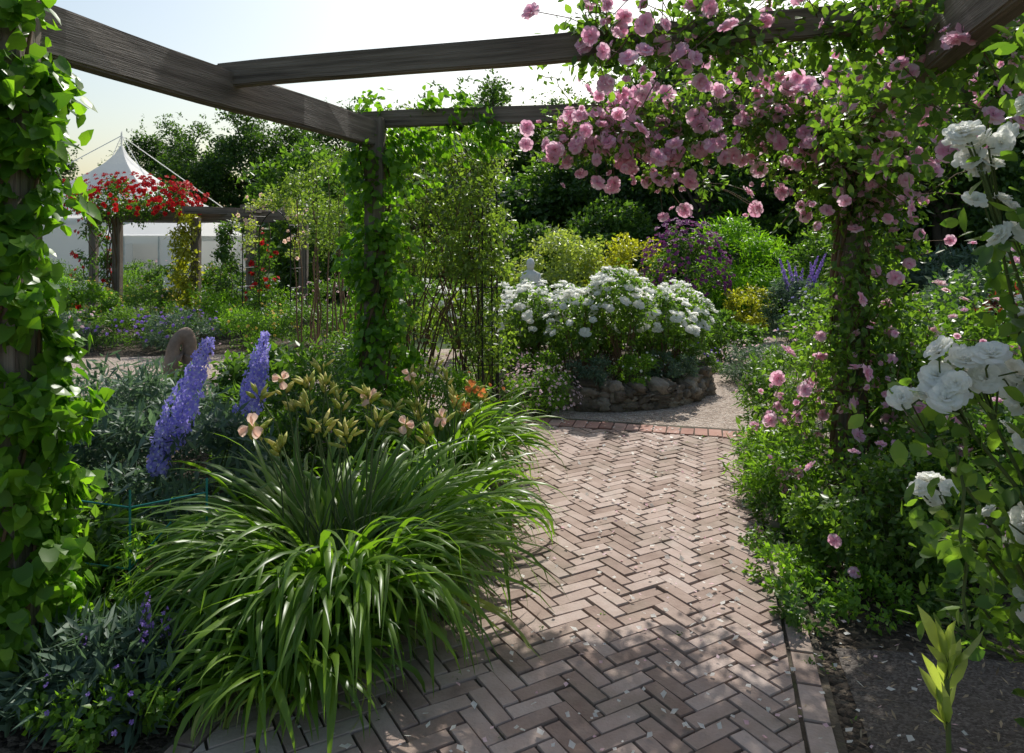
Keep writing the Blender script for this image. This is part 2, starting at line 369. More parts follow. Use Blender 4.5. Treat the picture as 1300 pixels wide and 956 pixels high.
# ------------------------------------------------------------------ trees
def tree_mesh(name,H,R,th,n,ls,lm,seed,K=70):
    global rng
    rng=np.random.default_rng(seed); mb=MB()
    ch=(H-th)/2; c=np.array([0,0,th+ch])
    tube(mb,curve((0,0,-.1),(rng.normal()*.3,rng.normal()*.3,th+ch*1.3),9,0,.06),np.linspace(.22,.05,9)*H/8,0,8)
    lob=[]
    for k in range(K):
        dd=rdir(1)[0]; rr=rng.uniform(.45,1)**.6
        lob.append(c+dd*[R,R,ch]*rr*rng.uniform(.8,1.08))
    lob=np.array(lob)
    for q in lob[:22]:
        b=np.array([0,0,th+rng.uniform(0,1.)*ch]); tube(mb,curve(b,q,5,.2,.08),np.linspace(.09,.02,5)*H/8,0,5)
    clumped(mb,lob,rng.uniform(.16,.34,K)*R,n,ls,1,c,LEAF,out=.5,up=.7,rnd=.6)
    tw=c+rdir(260)*[R,R,ch]*rng.uniform(.95,1.18,(260,1))
    clumped(mb,tw,.14*R/2.5,int(n*.1),ls*.8,1,c,LEAF)
    return mb.build(name,[M['bark'],M[lm]])
protos=[('deciduous_tree',8.2,2.6,1.6,16000,.18,'tree',11),('deciduous_tree',7.0,2.4,1.0,15000,.16,'tree2',12),
        ('deciduous_tree',9.0,2.3,1.8,16000,.18,'tree3',13),('deciduous_tree',6.2,2.2,.6,14000,.15,'tree',14)]
P0=[tree_mesh(*a) for a in protos]
rng=np.random.default_rng(21)
spots=[]
for x in np.arange(-34,-5,2.6): spots.append((x+rng.normal()*.5,44+rng.normal()*2.5,int(rng.integers(0,4)),1.06+rng.normal()*.09))
for x in np.arange(-6,-1,2.6): spots.append((x,30+rng.normal()*1.5,int(rng.choice([0,1])),.90+rng.normal()*.05))
for x in np.arange(-1,26,2.5): spots.append((x+rng.normal()*.4,25+rng.normal()*1.5,int(rng.choice([0,1,2])),.88+.018*x+rng.normal()*.06))
for x in np.arange(2,22,2.8): spots.append((x+rng.normal()*.4,19.5+rng.normal()*.8,int(rng.choice([1,3,3])),.68+.018*x+rng.normal()*.06))
for x in np.arange(9,20,3): spots.append((x,15.5+rng.normal()*.6,int(rng.choice([1,0])),.78))
used=[0]*4
for (x,y,k,s) in spots:
    if used[k]==0: o=P0[k]; used[k]=1
    else:
        o=bpy.data.objects.new('deciduous_tree',P0[k].data); COL.objects.link(o)
    o.location=(x,y,0); o.rotation_euler=(0,0,rng.uniform(0,6.28)); o.scale=(s*1.05,s*1.05,s)
def shrub_proto(lm,seed,n=7000,ls=.10):
    global rng
    rng=np.random.default_rng(seed)
    return plant('evergreen_shrub',(0,0,.95),(1.15,1.0,1.0),n,ls,lm,K=55,cr=.28,out=.5,up=.6)
SP=[shrub_proto('dark',31),shrub_proto('mid',32),shrub_proto('tree2',33)]
rng=np.random.default_rng(5); used=[0]*3
for row,(y0,x0,x1,st_,sc_) in enumerate([(38,-33,-5,2.1,1.6),(21,-5.5,16,1.7,1.7),(16.5,-4,13,1.5,1.1),(29,-20,-6,2.4,1.1)]):
    for x in np.arange(x0,x1,st_):
        k=int(rng.integers(0,3))
        if used[k]==0: o=SP[k]; used[k]=1
        else: o=bpy.data.objects.new('evergreen_shrub',SP[k].data); COL.objects.link(o)
        s=sc_*rng.uniform(.85,1.2); o.location=(x+rng.normal()*.3,y0+rng.normal()*.6,0); o.scale=(s,s,s*rng.uniform(.85,1.15)); o.rotation_euler=(0,0,rng.uniform(0,6.28))
# ------------------------------------------------------------------ pergola
def beam(name,a,b,wd,h,parent,mat='wood'):
    a=Vector(a);b=Vector(b);L=(b-a).length
    bm=bmesh.new(); bmesh.ops.create_cube(bm,size=1)
    bmesh.ops.scale(bm,vec=(L,wd,h),verts=bm.verts)
    lo=[e for e in bm.edges if abs((e.verts[0].co-e.verts[1].co).x)>L*.9]
    bmesh.ops.subdivide_edges(bm,edges=lo,cuts=14)
    bmesh.ops.bevel(bm,geom=[e for e in bm.edges if len(e.link_faces)==2 and e.calc_face_angle(0)>.5],offset=.008,segments=2,affect='EDGES')
    for v in bm.verts:
        x=v.co.x; v.co.y+=.006*math.sin(x*3.1+L)+rng.normal()*.0012; v.co.z+=.006*math.sin(x*2.3+1+L)+rng.normal()*.0012
    me=bpy.data.meshes.new(name); bm.to_mesh(me); bm.free(); me.materials.append(M[mat])
    for q in me.polygons: q.use_smooth=False
    o=bpy.data.objects.new(name,me); COL.objects.link(o)
    o.matrix_world=Matrix.Translation((a+b)/2)@(b-a).to_track_quat('X','Z').to_matrix().to_4x4()
    if parent: o.parent=parent
    return o
pg=empty('timber_pergola')
PL=np.array([-1.02,5.5,0])
def al(t,s,z):
    q=PL+p*t+d*s; return (q[0],q[1],z)
beam('post_far_left',al(0,0,-.1),al(0,0,2.53),.145,.145,pg)
beam('post_near_left',al(0,-2.98,-.1),al(0,-2.98,2.5),.15,.15,pg)
beam('post_far_right',al(3.26,0,-.1),al(3.26,0,2.46),.145,.145,pg)
beam('post_near_right',al(3.26,-2.98,-.1),al(3.26,-2.98,2.46),.145,.145,pg)
beam('side_beam_left',al(0,.06,2.405),al(0,-4.2,2.415),.085,.195,pg)
beam('side_beam_right',al(3.26,.25,2.40),al(3.26,-4.2,2.40),.085,.195,pg)
beam('cross_beam_far',al(-.18,.09,2.525),al(3.6,.09,2.52),.075,.125,pg)
beam('cross_beam_near',al(-.06,-1.72,2.478),al(3.7,-1.72,2.56),.07,.125,pg)
# ------------------------------------------------------------------ climbers
rng=np.random.default_rng(41)
def climber(name,base,top,rad,K,n,ls,lm,T=LEAF,cr=.1,stems=5,fl=None,extra=None):
    mb=MB(); mats=[M['cane'],M[lm]]
    b=np.array(base,float); t=np.array(top,float)
    s=rng.uniform(0,1,K); C=b+(t-b)*s[:,None]; a=rng.uniform(0,6.28,K); rr=rad*rng.uniform(.5,1.15,K)
    C=C+np.column_stack([np.cos(a)*rr,np.sin(a)*rr,np.zeros(K)])
    if extra is not None: C=np.vstack([C,np.array(extra)])
    ax=b+(t-b)*np.clip(((C-b)@(t-b))/((t-b)@(t-b)),0,1)[:,None]
    idx=rng.integers(0,len(C),n); dd=rdir(n)*(rng.uniform(0,1,n)**.5)[:,None]
    pos=C[idx]+dd*cr*rng.uniform(.6,1.4,(n,1)); ok=pos[:,2]>.02
    leaves(mb,pos[ok],ax[idx][ok],ls,1,T,out=1.0,up=.45,rnd=.45,droop=.9)
    for k in range(stems):
        z=np.linspace(0,1,24); ang=rng.uniform(0,6.28)+z*rng.uniform(4,9)
        P=b+(t-b)*z[:,None]+np.column_stack([np.cos(ang),np.sin(ang),0*ang])*rad*.75
        tube(mb,P,.007,0,5)
    for (fm,cnt,fs,Ts,zr) in (fl or []):
        mats.append(M[fm]); ii=rng.integers(0,len(C),cnt); D=norm(C[ii]-ax[ii]+rng.normal(size=(cnt,3))*.1)
        flowers(mb,C[ii]+D*cr*1.2,norm(D+[0,-.4,.3]),fs,len(mats)-1,Ts)
    return mb.build(name,mats)
ex=[]
NL=np.array(al(0,-2.98,0))
for k in range(28): ex.append(NL+[rng.uniform(.06,.17),rng.uniform(-.14,.15),rng.uniform(.1,2.5)])
for k in range(8): ex.append(NL+[rng.uniform(.16,.24),rng.uniform(-.1,.1),rng.uniform(.3,1.3)])
for k in range(26): ex.append(NL+[rng.uniform(-.1,.12),rng.uniform(-.16,-.08),rng.uniform(.1,2.5)])
climber('honeysuckle_climber',NL,NL+[0.0,0,2.6],.125,70,3300,.060,'climb','heart',.08,6,extra=ex)
PLv=np.array(al(0,0,0)); ex=[]
for k in range(50): ex.append(PLv+[rng.uniform(-.20,.30),rng.uniform(-.25,.2),rng.uniform(.3,2.3)])
for k in range(30): ex.append(PLv+p*rng.uniform(-.1,1.0)+[0,rng.uniform(-.1,.2),rng.uniform(2.05,2.75)])
climber('honeysuckle_climber',PLv,PLv+[0,0,2.5],.15,60,4800,.055,'climb','heart',.12,6,extra=ex)
def obelisk(name,c,r,h):
    mb=MB(); n=8
    for k in range(n):
        a=k*2*math.pi/n; tube(mb,[(c[0]+r*math.cos(a),c[1]+r*math.sin(a),0),(c[0]+r*.9*math.cos(a),c[1]+r*.9*math.sin(a),h*.7),(c[0]+r*.4*math.cos(a),c[1]+r*.4*math.sin(a),h*.92),(c[0],c[1],h)],.006,0,5)
    for z in np.linspace(.15,h*.7,5):
        a=np.linspace(0,2*math.pi,25); tube(mb,np.column_stack([c[0]+r*.95*np.cos(a),c[1]+r*.95*np.sin(a),0*a+z]),.005,0,4)
    return mb.build(name,[M['iron']])
obelisk('iron_obelisk',(-.3,6.75),.18,2.2)
def arch(name,a,b,h,dep=.4):
    mb=MB(); a=np.array(a,float); b=np.array(b,float); mid=(a+b)/2; hw=np.linalg.norm(b-a)/2; ux=(b-a)/(2*hw); uy=np.array([-ux[1],ux[0]])
    for s in (-dep/2,dep/2):
        T=np.linspace(0,math.pi,17)
        P=[(*(a+uy*s),0)]+[(*(mid-ux*hw*math.cos(t)+uy*s),h-hw+hw*math.sin(t)) for t in T]+[(*(b+uy*s),0)]
        tube(mb,P,.009,0,5)
    for z in np.arange(.25,h-hw,.3):
        for q in (a,b): tube(mb,[(*(q-uy*dep/2),z),(*(q+uy*dep/2),z)],.005,0,4)
    for t in np.linspace(0,math.pi,9):
        q=mid-ux*hw*math.cos(t); z=h-hw+hw*math.sin(t); tube(mb,[(*(q-uy*dep/2),z),(*(q+uy*dep/2),z)],.005,0,4)
    return mb.build(name,[M['iron']])
arch('iron_rose_arch',(-1.0,6.9),(-.2,6.65),2.4)
rng=np.random.default_rng(51)
ex=[]
for k in range(105):
    t=rng.uniform(0,1); ex.append([-1.05+.98*t+rng.normal()*.04,6.55+rng.normal()*.22,rng.uniform(1.2,2.45)+.15*math.sin(t*3.1)])
for k in range(45): ex.append([-.3+rng.normal()*.11,6.7+rng.normal()*.13,rng.uniform(.2,1.5)])
for k in range(26): ex.append([-1.0+rng.normal()*.15,6.8+rng.normal()*.13,rng.uniform(.2,1.3)])
mb=MB(); clumped(mb,ex,.14,8000,.05,1,None,LEAF,out=.4,up=.5)
for k in range(34):
    x=rng.choice([-.3,-.95]); b=(x+rng.normal()*.1,6.75+rng.normal()*.1,0); q=ex[rng.integers(0,105)]
    tube(mb,curve(b,q,8,.25,.03),np.linspace(.008,.003,8),0,4)
for k in range(60):
    q=np.array(ex[rng.integers(0,105)]); e=q+[-.05+rng.normal()*.14,rng.normal()*.2,rng.uniform(.1,.5)]
    P=curve(q,e,6,.1,.01); tube(mb,P,.003,0,4); clumped(mb,P,.05,24,.045,1)
mb.build('climbing_rose',[M['cane'],M['twig']])
# ------------------------------------------------------------------ pink rambling rose
rng=np.random.default_rng(61)
def garland(C,rad,n,nb,ls,bs,mb,Ts=ROSE,cl=2,nrm=(0,-.75,-.05),fr=.12,leafT=LEAF,sp=.12):
    C=np.asarray(C,float)
    clumped(mb,C,rad,n,ls,1,None,leafT,out=.5,up=.5)
    ii=rng.integers(0,len(C),nb//cl)
    for i in ii:
        c0=C[i]+np.array([rng.normal()*.08,-abs(rng.normal())*fr-.08,rng.normal()*.09-.03])
        m_=int(rng.integers(1,cl*2))
        P=c0+rng.normal(size=(m_,3))*[sp,.06,sp]
        flowers(mb,P,norm(np.array(nrm)+rng.normal(size=(m_,3))*.5),bs,2,Ts)
        for q in P: tube(mb,[C[i],(C[i]+q)/2+[0,0,.02],q],.0025,0,3)
        B=c0+rng.normal(size=(2,3))*[sp,.06,sp]
        flowers(mb,B,norm(np.array(nrm)+rng.normal(size=(2,3))*.8),bs*.45,2,Ts)
mb=MB()
CA=[]
for k in range(125):
    t=rng.uniform(.42,1)*3.4; q=np.array(al(t,.05,0)); th=(t-1.3)/2.1
    CA.append([q[0]+rng.normal()*.05,q[1]-.1+rng.normal()*.12,2.36+rng.normal()*(.10+.08*max(th,0))+.10*th])
garland(CA,.15,6200,215,.05,.060,mb,nrm=(0,-.75,.1),sp=.11)
CB=[]
for k in range(150):
    if k%2: t=rng.uniform(.0,1)**.8*1.9+1.7; q=np.array(al(t,-1.72,0)); z=2.55+rng.normal()*.09
    else: s=rng.uniform(-2.2,0); q=np.array(al(3.2+rng.normal()*.12,s,0)); z=2.36+rng.normal()*.18
    CB.append([q[0],q[1]+rng.normal()*.13,z])
garland(CB,.15,5400,150,.05,.046,mb,fr=.16,leafT='rose',sp=.13)
CC=[]
RP=np.array(al(3.26,0,0))
for k in range(260):
    z=rng.choice([rng.uniform(.08,1.3),rng.uniform(.08,2.4),rng.uniform(1.8,2.4)]); r=.20+.52*max(0,(1.25-z)/1.25)**.8+.25*max(0,(z-1.7))
    a=rng.uniform(0,6.28); k2=rng.uniform(.3,1.05)
    CC.append([RP[0]+math.cos(a)*r*k2+.04,RP[1]-.12+math.sin(a)*r*k2*1.2,z])
garland(CC,.17,11500,160,.05,.050,mb,nrm=(0,-.8,.25))
for k in range(8):
    z=np.linspace(0,2.4,20); a=rng.uniform(0,6.28)+z*2
    tube(mb,np.column_stack([RP[0]+.11*np.cos(a),RP[1]+.11*np.sin(a),z]),.010,0,5)
ALLC=np.array(CA+CB+CC)
for k in range(90):
    q=ALLC[rng.integers(0,len(ALLC))]; e=q+[rng.normal()*.3,-abs(rng.normal())*.15,rng.normal()*.25]
    P=curve(q,e,6,.08,.01); tube(mb,P,.003,0,4); clumped(mb,P,.05,26,.045,1)
mb.build('pink_climbing_rose',[M['cane'],M['roseL'],M['pink']])
plant('shrub_rose',(2.75,4.9,.65),(.75,.7,.7),6500,.05,'roseL',[('palepink',34,.045,ROSE)],K=60,cr=.25)
plant('shrub_rose',(3.7,5.4,.75),(.8,.7,.85),5500,.055,'rose',[('pink',24,.045,ROSE)],K=60,cr=.25)
plant('shrub_rose',(2.5,3.7,.38),(.62,.5,.45),5600,.045,'rose',[('pink',22,.043,ROSE)],K=60,cr=.25)
plant('shrub_rose',(1.85,3.6,.26),(.48,.42,.36),4800,.042,'roseL',[('pink',16,.040,ROSE)],K=60,cr=.25)
plant('leafy_perennial',(1.65,4.5,.22),(.33,.6,.30),3200,.05,'fresh',None,K=40,cr=.25,T=NARROW)
for (x,y,r) in [(1.28,3.45,.17),(1.40,3.85,.2),(1.22,3.1,.12),(1.55,3.2,.2),(1.5,4.15,.18),(1.85,3.08,.18),(2.7,3.2,.3)]:
    plant('leafy_perennial',(x,y,.07),(r,r*1.2,.13),int(4200*r),.032,str(rng.choice(['mid','fresh','rose'])),None,K=26,cr=.28,stems=0,zmin=.02)
plant('leafy_perennial',(2.15,5.8,.4),(.4,.5,.5),3500,.06,'mid',[('palepink',30,.02,ROSE_LO)],K=40,cr=.25,T=NARROW)
plant('leafy_perennial',(3.2,4.1,.3),(.6,.5,.4),3500,.07,'mid',None,K=40,cr=.25)
plant('leafy_perennial',(4.3,4.6,.4),(.7,.6,.6),3500,.07,'fresh',None,K=40,cr=.25)
# ------------------------------------------------------------------ white foreground rose (right)
rng=np.random.default_rng(71)
mb=MB()
base=np.array([1.75,2.05,0])
heads=[((1.13,1.80,1.89),7,.050),((1.17,1.82,1.79),7,.047),((1.03,1.78,1.31),7,.046),((1.14,1.8,1.33),7,.046),((.94,1.78,1.26),2,.036),((1.10,1.95,.985),4,.044),
       ((1.27,1.82,1.66),5,.048),((1.30,1.9,1.28),4,.046),((1.33,1.9,.93),4,.046),((1.36,1.9,.76),3,.046),((1.33,1.85,1.95),4,.048),((1.45,2.1,1.5),3,.05),((1.5,2.1,1.1),3,.05)]
for (h,cnt,s) in heads:
    h=np.array(h); st=curve(base+rng.normal(size=3)*[.06,.06,0],h-[0,0,.04],9,.12,.008); tube(mb,st,np.linspace(.009,.0035,9),0,6)
    P=h+rng.normal(size=(cnt,3))*[.045,.03,.032]
    for q in P: tube(mb,[st[-2],(st[-1]+q)/2,q-[0,0,.01]],.0025,0,4)
    flowers(mb,P,norm(np.array([-.25,-.25,.75])+rng.normal(size=(cnt,3))*.4),s,2,ROSE_HI)
    for q in st[4:]:
        n_=9; a=norm(rng.normal(size=(n_,3))+[0,0,-.2])
        leaves(mb,q+a*rng.uniform(.02,.11,(n_,1)),q,.05,1,'rose',up=.8,droop=.4)
C=ell_centers((1.85,2.15,.9),(.42,.35,.85),40); C=C[C[:,0]>1.4]
clumped(mb,C,.11,1600,.05,1,None,'rose')
for sh in [((1.08,1.75,.72),(1.05,1.75,1.15)),((1.4,1.9,1.8),(1.16,1.7,2.12)),((1.45,2,.5),(1.2,2.1,.62)),((1.5,2.,.4),(1.25,2.2,.5)),((1.5,2.,.7),(1.13,2.0,.82))]:
    P=curve(sh[0],sh[1],8,.03,.01); tube(mb,P,.004,0,5)
    for q in P: leaves(mb,q+rdir(6)*rng.uniform(.015,.08,(6,1)),q,.048,1,'rose',up=.8)
mb.build('white_rose_bush',[M['stem'],M['roseL'],M['white']])
mb=MB(); b=np.array([.95,1.62,0])
tube(mb,curve(b,b+[0,0,.74],6,0,.004),.006,0,6)
n=20; a=norm(np.column_stack([rng.normal(size=n)*.42,rng.normal(size=n)*.42,rng.uniform(.6,1.4,n)]))
pos=b+np.column_stack([0*a[:,0],0*a[:,0],rng.uniform(.56,.74,n)])
R=frame_an(a,rdir(n)+[0,-.6,.4]); s=rng.uniform(.08,.135,n)
sv=np.column_stack([s*.42,s,s])
inst(mb,(RLV,HQ),pos,R,sv,1); inst(mb,(RLV,HT_),pos,R,sv,1)
mb.build('lupin_shoot',[M['stem'],M['gold']])
# ------------------------------------------------------------------ daylilies
rng=np.random.default_rng(81)
def blades(mb,c,n,Lr,spread,m,wd=.011,e0=(58,86)):
    segs=11
    for k in range(n):
        az=rng.uniform(0,2*math.pi); off=rng.uniform(0,1)**.5*spread
        b=np.array([c[0]+off*math.cos(az)*.9,c[1]+off*math.sin(az)*.9,.0]); az2=az+rng.normal()*.45
        L=rng.uniform(*Lr); th=math.radians(rng.uniform(*e0)); bend=rng.uniform(1.4,3.4)
        w0=wd*rng.uniform(.6,1.25); P=[];q=b.copy(); x=np.array([-math.sin(az2),math.cos(az2),0])
        tw=rng.normal()*.6; kink=rng.integers(4,10) if rng.random()<.15 else 99; wob=rng.normal()*.06
        for i in range(segs+1):
            P.append(q.copy()); s=i/segs; t=th-bend*(s**1.5)-(1.0 if i>kink else 0)
            t=max(t,-1.45); az3=az2+wob*i
            q=q+np.array([math.cos(az3)*math.cos(t),math.sin(az3)*math.cos(t),math.sin(t)])*L/segs
            if q[2]<.03: q[2]=.03+rng.uniform(0,.01)
        P=np.array(P); T=norm(np.gradient(P,axis=0))
        s=np.linspace(0,1,segs+1); ww=w0*np.clip(np.minimum(1,(1-s)*3.2)*(.7+.6*np.sin(s*2)),.03,2)
        X=x*math.cos(tw)+np.cross(T,x)*math.sin(tw)*s[:,None]*.8
        X=norm(X); N=np.cross(X,T)
        V=np.stack([P-X*ww[:,None]+N*ww[:,None]*.35,P,P+X*ww[:,None]+N*ww[:,None]*.35],1).reshape(-1,3)
        F=[]
        for i in range(segs):
            a=i*3; F+= [[a,a+1,a+4,a+3],[a+1,a+2,a+5,a+4]]
        mb.add(V,F,m)
BUDV=np.array([[0,0,0],[.13,.35,0],[0,.35,.13],[-.13,.35,0],[0,.35,-.13],[.11,.7,0],[0,.7,.11],[-.11,.7,0],[0,.7,-.11],[0,1,0]],float)
BQ=np.array([[1,5,6,2],[2,6,7,3],[3,7,8,4],[4,8,5,1]]); BT=np.array([[0,1,2],[0,2,3],[0,3,4],[0,4,1],[9,6,5],[9,7,6],[9,8,7],[9,5,8]])
def scape(mb,b,t,bm,fm=None,fs=.05,nb=7,fn=(0,-.8,.3)):
    P=curve(b,t,7,0,.008); tube(mb,P,np.linspace(.005,.003,7),0,5)
    t=np.array(t,float)
    for k in range(nb):
        a=norm(np.array([rng.normal()*.7,rng.normal()*.5,.8])); R=frame_an(a[None],rdir(1)); q=t+a*.01-[0,0,rng.uniform(0,.06)]; s=rng.uniform(.05,.09)
        inst(mb,(BUDV,BQ),[q],R,s,bm); inst(mb,(BUDV,BT),[q],R,s,bm)
    if fm is not None:
        f=t+np.array([0,-.04,.03]); flowers(mb,f[None],norm(np.array(fn,float)+rng.normal(size=3)*.35)[None],fs,fm,LILY)
def daylily(name,c,n,Lr,spread,sc_list,fmat,fs=.052):
    mb=MB(); blades(mb,c,n,Lr,spread,1)
    blades(mb,c,int(n*.06),(Lr[0]*.7,Lr[1]*.8),spread,4,.008,(25,60))
    for (x,y,z,fl) in sc_list: scape(mb,(c[0]+rng.normal()*.12,c[1]+rng.normal()*.12,0),(x,y,z),2,3 if fl else None,fs)
    return mb.build(name,[M['stem'],M['blade'],M['bud'],M[fmat],M['gold']])
daylily('daylily_clump',(-.76,3.2,0),1000,(.55,1.05),.32,[(-1.08,3.1,.83,1),(-1.08,3.5,.95,1),(-.95,3.45,.86,0),(-.88,3.5,.95,0),(-.8,3.45,.88,0),(-.68,3.55,.86,1),(-1.15,3.4,.76,0),(-.62,3.4,.80,0),(-.95,3.7,1.0,0),(-.5,3.5,.74,1),(-1.0,3.2,.74,0),(-.75,3.3,.80,0),(-.86,3.6,.9,0),(-1.2,3.5,.9,0),(-.82,3.2,.83,0),(-.9,3.35,.78,0),(-1.05,3.6,.84,0),(-.68,3.5,.9,0),(-.58,3.6,.83,0),(-.72,3.25,.77,0),(-.98,3.55,.94,0)],'peach',.058)
daylily('daylily_clump',(-.38,3.9,0),340,(.5,.8),.2,[(-.35,3.7,.72,1),(-.48,3.8,.78,0),(-.3,3.9,.8,0),(-.55,4,.88,1),(-.42,3.7,.66,0),(-.5,3.9,.72,0)],'peach',.048)
daylily('daylily_clump',(-.42,4.95,0),430,(.5,.9),.25,[(-.35,4.6,.62,1),(-.30,4.7,.55,1),(-.42,4.7,.75,0),(-.5,4.8,.8,0),(-.2,4.8,.62,1),(-.6,4.7,.7,0),(-.25,4.65,.68,1)],'orange',.045)
daylily('daylily_clump',(-.80,2.72,0),300,(.35,.62),.2,[],'peach')
# ------------------------------------------------------------------ delphiniums
def delph(name,spikes,fm,foli=None,fs=.022,eye=False):
    mb=MB()
    for (b,t,z0,r) in spikes:
        b=np.array(b,float);t=np.array(t,float); tube(mb,curve(b,t,6,0,.004),np.linspace(.007,.003,6),0,5)
        L=np.linalg.norm(t-b); n=max(6,int((1-z0)*L/.0042*r/.055))
        s=z0+(1-z0)*np.linspace(0,1,n); a=np.arange(n)*2.4; rr=r*(1-.72*((s-z0)/(1-z0))**1.8)*rng.uniform(.55,1.2,n)
        D=np.column_stack([np.cos(a),np.sin(a),0*a+.1]); pos=b+(t-b)*s[:,None]+D*rr[:,None]
        sz=fs*(1-.5*((s-z0)/(1-z0))**2)*rng.uniform(.8,1.15,n); Rr=frame_n(norm(D+rng.normal(size=D.shape)*.3))
        inst(mb,FLORET,pos,Rr,sz,1)
        if eye: inst(mb,FLORET,pos+Rr[:,:,2]*(sz*.12)[:,None],Rr,sz*.28,3)
    if foli:
        C=ell_centers(foli[0],foli[1],50); clumped(mb,C,.13,4200,.085,2,np.array(foli[0])*[1,1,0],NARROW,out=.3,up=.8,droop=.2)
        for q in C[:25]: tube(mb,curve((q[0]*.4+foli[0][0]*.6,q[1]*.4+foli[0][1]*.6,0),q,4,0,.01),.004,0,4)
    return mb.build(name,[M['stem'],M[fm],M['glauc'],M['white']])
delph('delphinium',[((-1.98,3.75,.0),(-1.48,3.62,1.15),.52,.078),((-1.60,4.1,0),(-1.30,3.9,1.14),.62,.062),((-1.85,3.7,0),(-1.66,3.55,.80),.62,.045)],'blue',((-1.75,3.9,.38),(.62,.5,.40)),.030,True)
delph('delphinium',[((-1.32,2.6,0),(-1.27,2.58,.40),.3,.03),((-1.5,2.6,0),(-1.48,2.55,.28),.3,.028),((-1.18,2.7,0),(-1.16,2.62,.25),.3,.024),((-1.22,2.65,0),(-1.22,2.6,.34),.5,.024)],'violet',((-1.42,2.6,.08),(.3,.15,.14)),.015)
plant('leafy_perennial',(-2.3,4.4,.45),(.7,.6,.5),5200,.075,'glauc',None,K=50,cr=.24,T=NARROW)
plant('leafy_perennial',(-1.35,4.7,.42),(.6,.5,.48),5200,.07,'mid',None,K=50,cr=.24,T=NARROW)
plant('leafy_perennial',(-1.9,5.5,.4),(.8,.6,.45),5200,.07,'mid',[('palepink',25,.015,ROSE_LO)],K=50,cr=.24)
plant('leafy_perennial',(-3.3,5.2,.3),(.9,.7,.40),5200,.07,'glauc',None,K=50,cr=.24,T=NARROW)
plant('leafy_perennial',(-2.1,3.2,.22),(.6,.5,.3),4000,.06,'mid',None,K=50,cr=.24)
plant('leafy_perennial',(-1.5,3.15,.2),(.4,.4,.28),3000,.06,'fresh',None,K=50,cr=.24,T=NARROW)
plant('leafy_perennial',(-2.9,3.8,.3),(.7,.6,.4),4000,.07,'mid',None,K=50,cr=.24)
plant('leafy_perennial',(-.62,5.9,.3),(.55,.4,.4),4500,.06,'fresh',[('orange',20,.02,ROSE_LO)],K=50,cr=.24,T=NARROW)
plant('leafy_perennial',(-1.3,6.4,.4),(.6,.45,.5),4500,.07,'mid',None,K=50,cr=.24,T=NARROW)
plant('leafy_perennial',(-1.35,2.42,.1),(.3,.15,.12),1300,.035,'fresh',[('violet',22,.012,[FLORET])],K=20,cr=.3)
mb=MB()
for (x,y) in [(-1.55,3.0),(-1.95,3.1),(-1.3,3.15),(-2.2,3.3)]: tube(mb,[(x,y,0),(x,y,.62)],.005,0,6)
tube(mb,[(-2.2,3.3,.55),(-1.95,3.1,.56),(-1.55,3.0,.55),(-1.3,3.15,.56)],.004,0,5); tube(mb,[(-1.95,3.1,.3),(-1.55,3.,.3),(-1.42,3.08,.46)],.004,0,5)
mb.build('plant_support',[M['teal']])
# ------------------------------------------------------------------ central raised rose bed
rng=np.random.default_rng(91)
bm=bmesh.new(); bmesh.ops.create_cube(bm,size=1); bmesh.ops.subdivide_edges(bm,edges=bm.edges[:],cuts=3,use_grid_fill=True)
bm.verts.ensure_lookup_table(); bm.verts.index_update(); RV=np.array([v.co[:] for v in bm.verts]); RF=np.array([[v.index for v in f.verts] for f in bm.faces]); bm.free()
RV=RV*.45+norm(RV)*.33
ROCKS=[(RV*(1+.17*np.sin(RV@rng.normal(size=(3,1))*8+k))+rng.normal(size=RV.shape)*.04,RF) for k in range(8)]
BC=np.array([.92,8.4]); BR=np.array([1.22,1.4])
mb=MB()
for course,z in enumerate((.04,.10,.16,.21)):
    a=0
    while a<2*math.pi:
        wl=rng.uniform(.06,.18); step=wl/1.3; aa=a+course*.4
        xy=BC+BR*np.array([math.cos(aa),math.sin(aa)])*(1+rng.normal()*.014-course*.01)
        if course==3 and rng.random()<.45: a+=step; continue
        c=np.array([xy[0],xy[1],z+rng.normal()*.015]); t=np.array([[-math.sin(aa),math.cos(aa),0]])
        R=frame_an(t,np.array([[0,0,1.]])+rng.normal(size=(1,3))*.2)
        inst(mb,ROCKS[int(rng.integers(0,8))],[c],R,np.array([[rng.uniform(.13,.2),wl*1.25,rng.uniform(.07,.12)]]),0); a+=step
mb.build('stone_retaining_wall',[M['stone']])
bm=bmesh.new()
bmesh.ops.create_circle(bm,cap_ends=True,segments=40,radius=1)
me=bpy.data.meshes.new('raised_bed_soil'); bm.to_mesh(me); bm.free(); me.materials.append(M['soil']); o=bpy.data.objects.new('raised_bed_soil',me); COL.objects.link(o); o.location=(BC[0],BC[1],.18); o.scale=(1.2,1.38,1)
def rosebush(c,h,r,nb,name='white_floribunda_rose'):
    mb=MB(); C=ell_centers((c[0],c[1],h-.36),(r,r,.38),34,.3); clumped(mb,C,.12,1800,.05,1,None,LEAF)
    for q in C[:14]: tube(mb,curve((c[0]+rng.normal()*.04,c[1]+rng.normal()*.04,.15),q,5,0,.02),np.linspace(.009,.004,5),0,5)
    P,D=surfpts((c[0],c[1],h-.32),(r*1.08,r*1.08,.34),nb,-.3)
    flowers(mb,P,norm(D*.5+[0,-.15,.9]+rng.normal(size=D.shape)*.25),.062,2,ROSE)
    mb.build(name,[M['cane'],M['roseL'],M['white']])
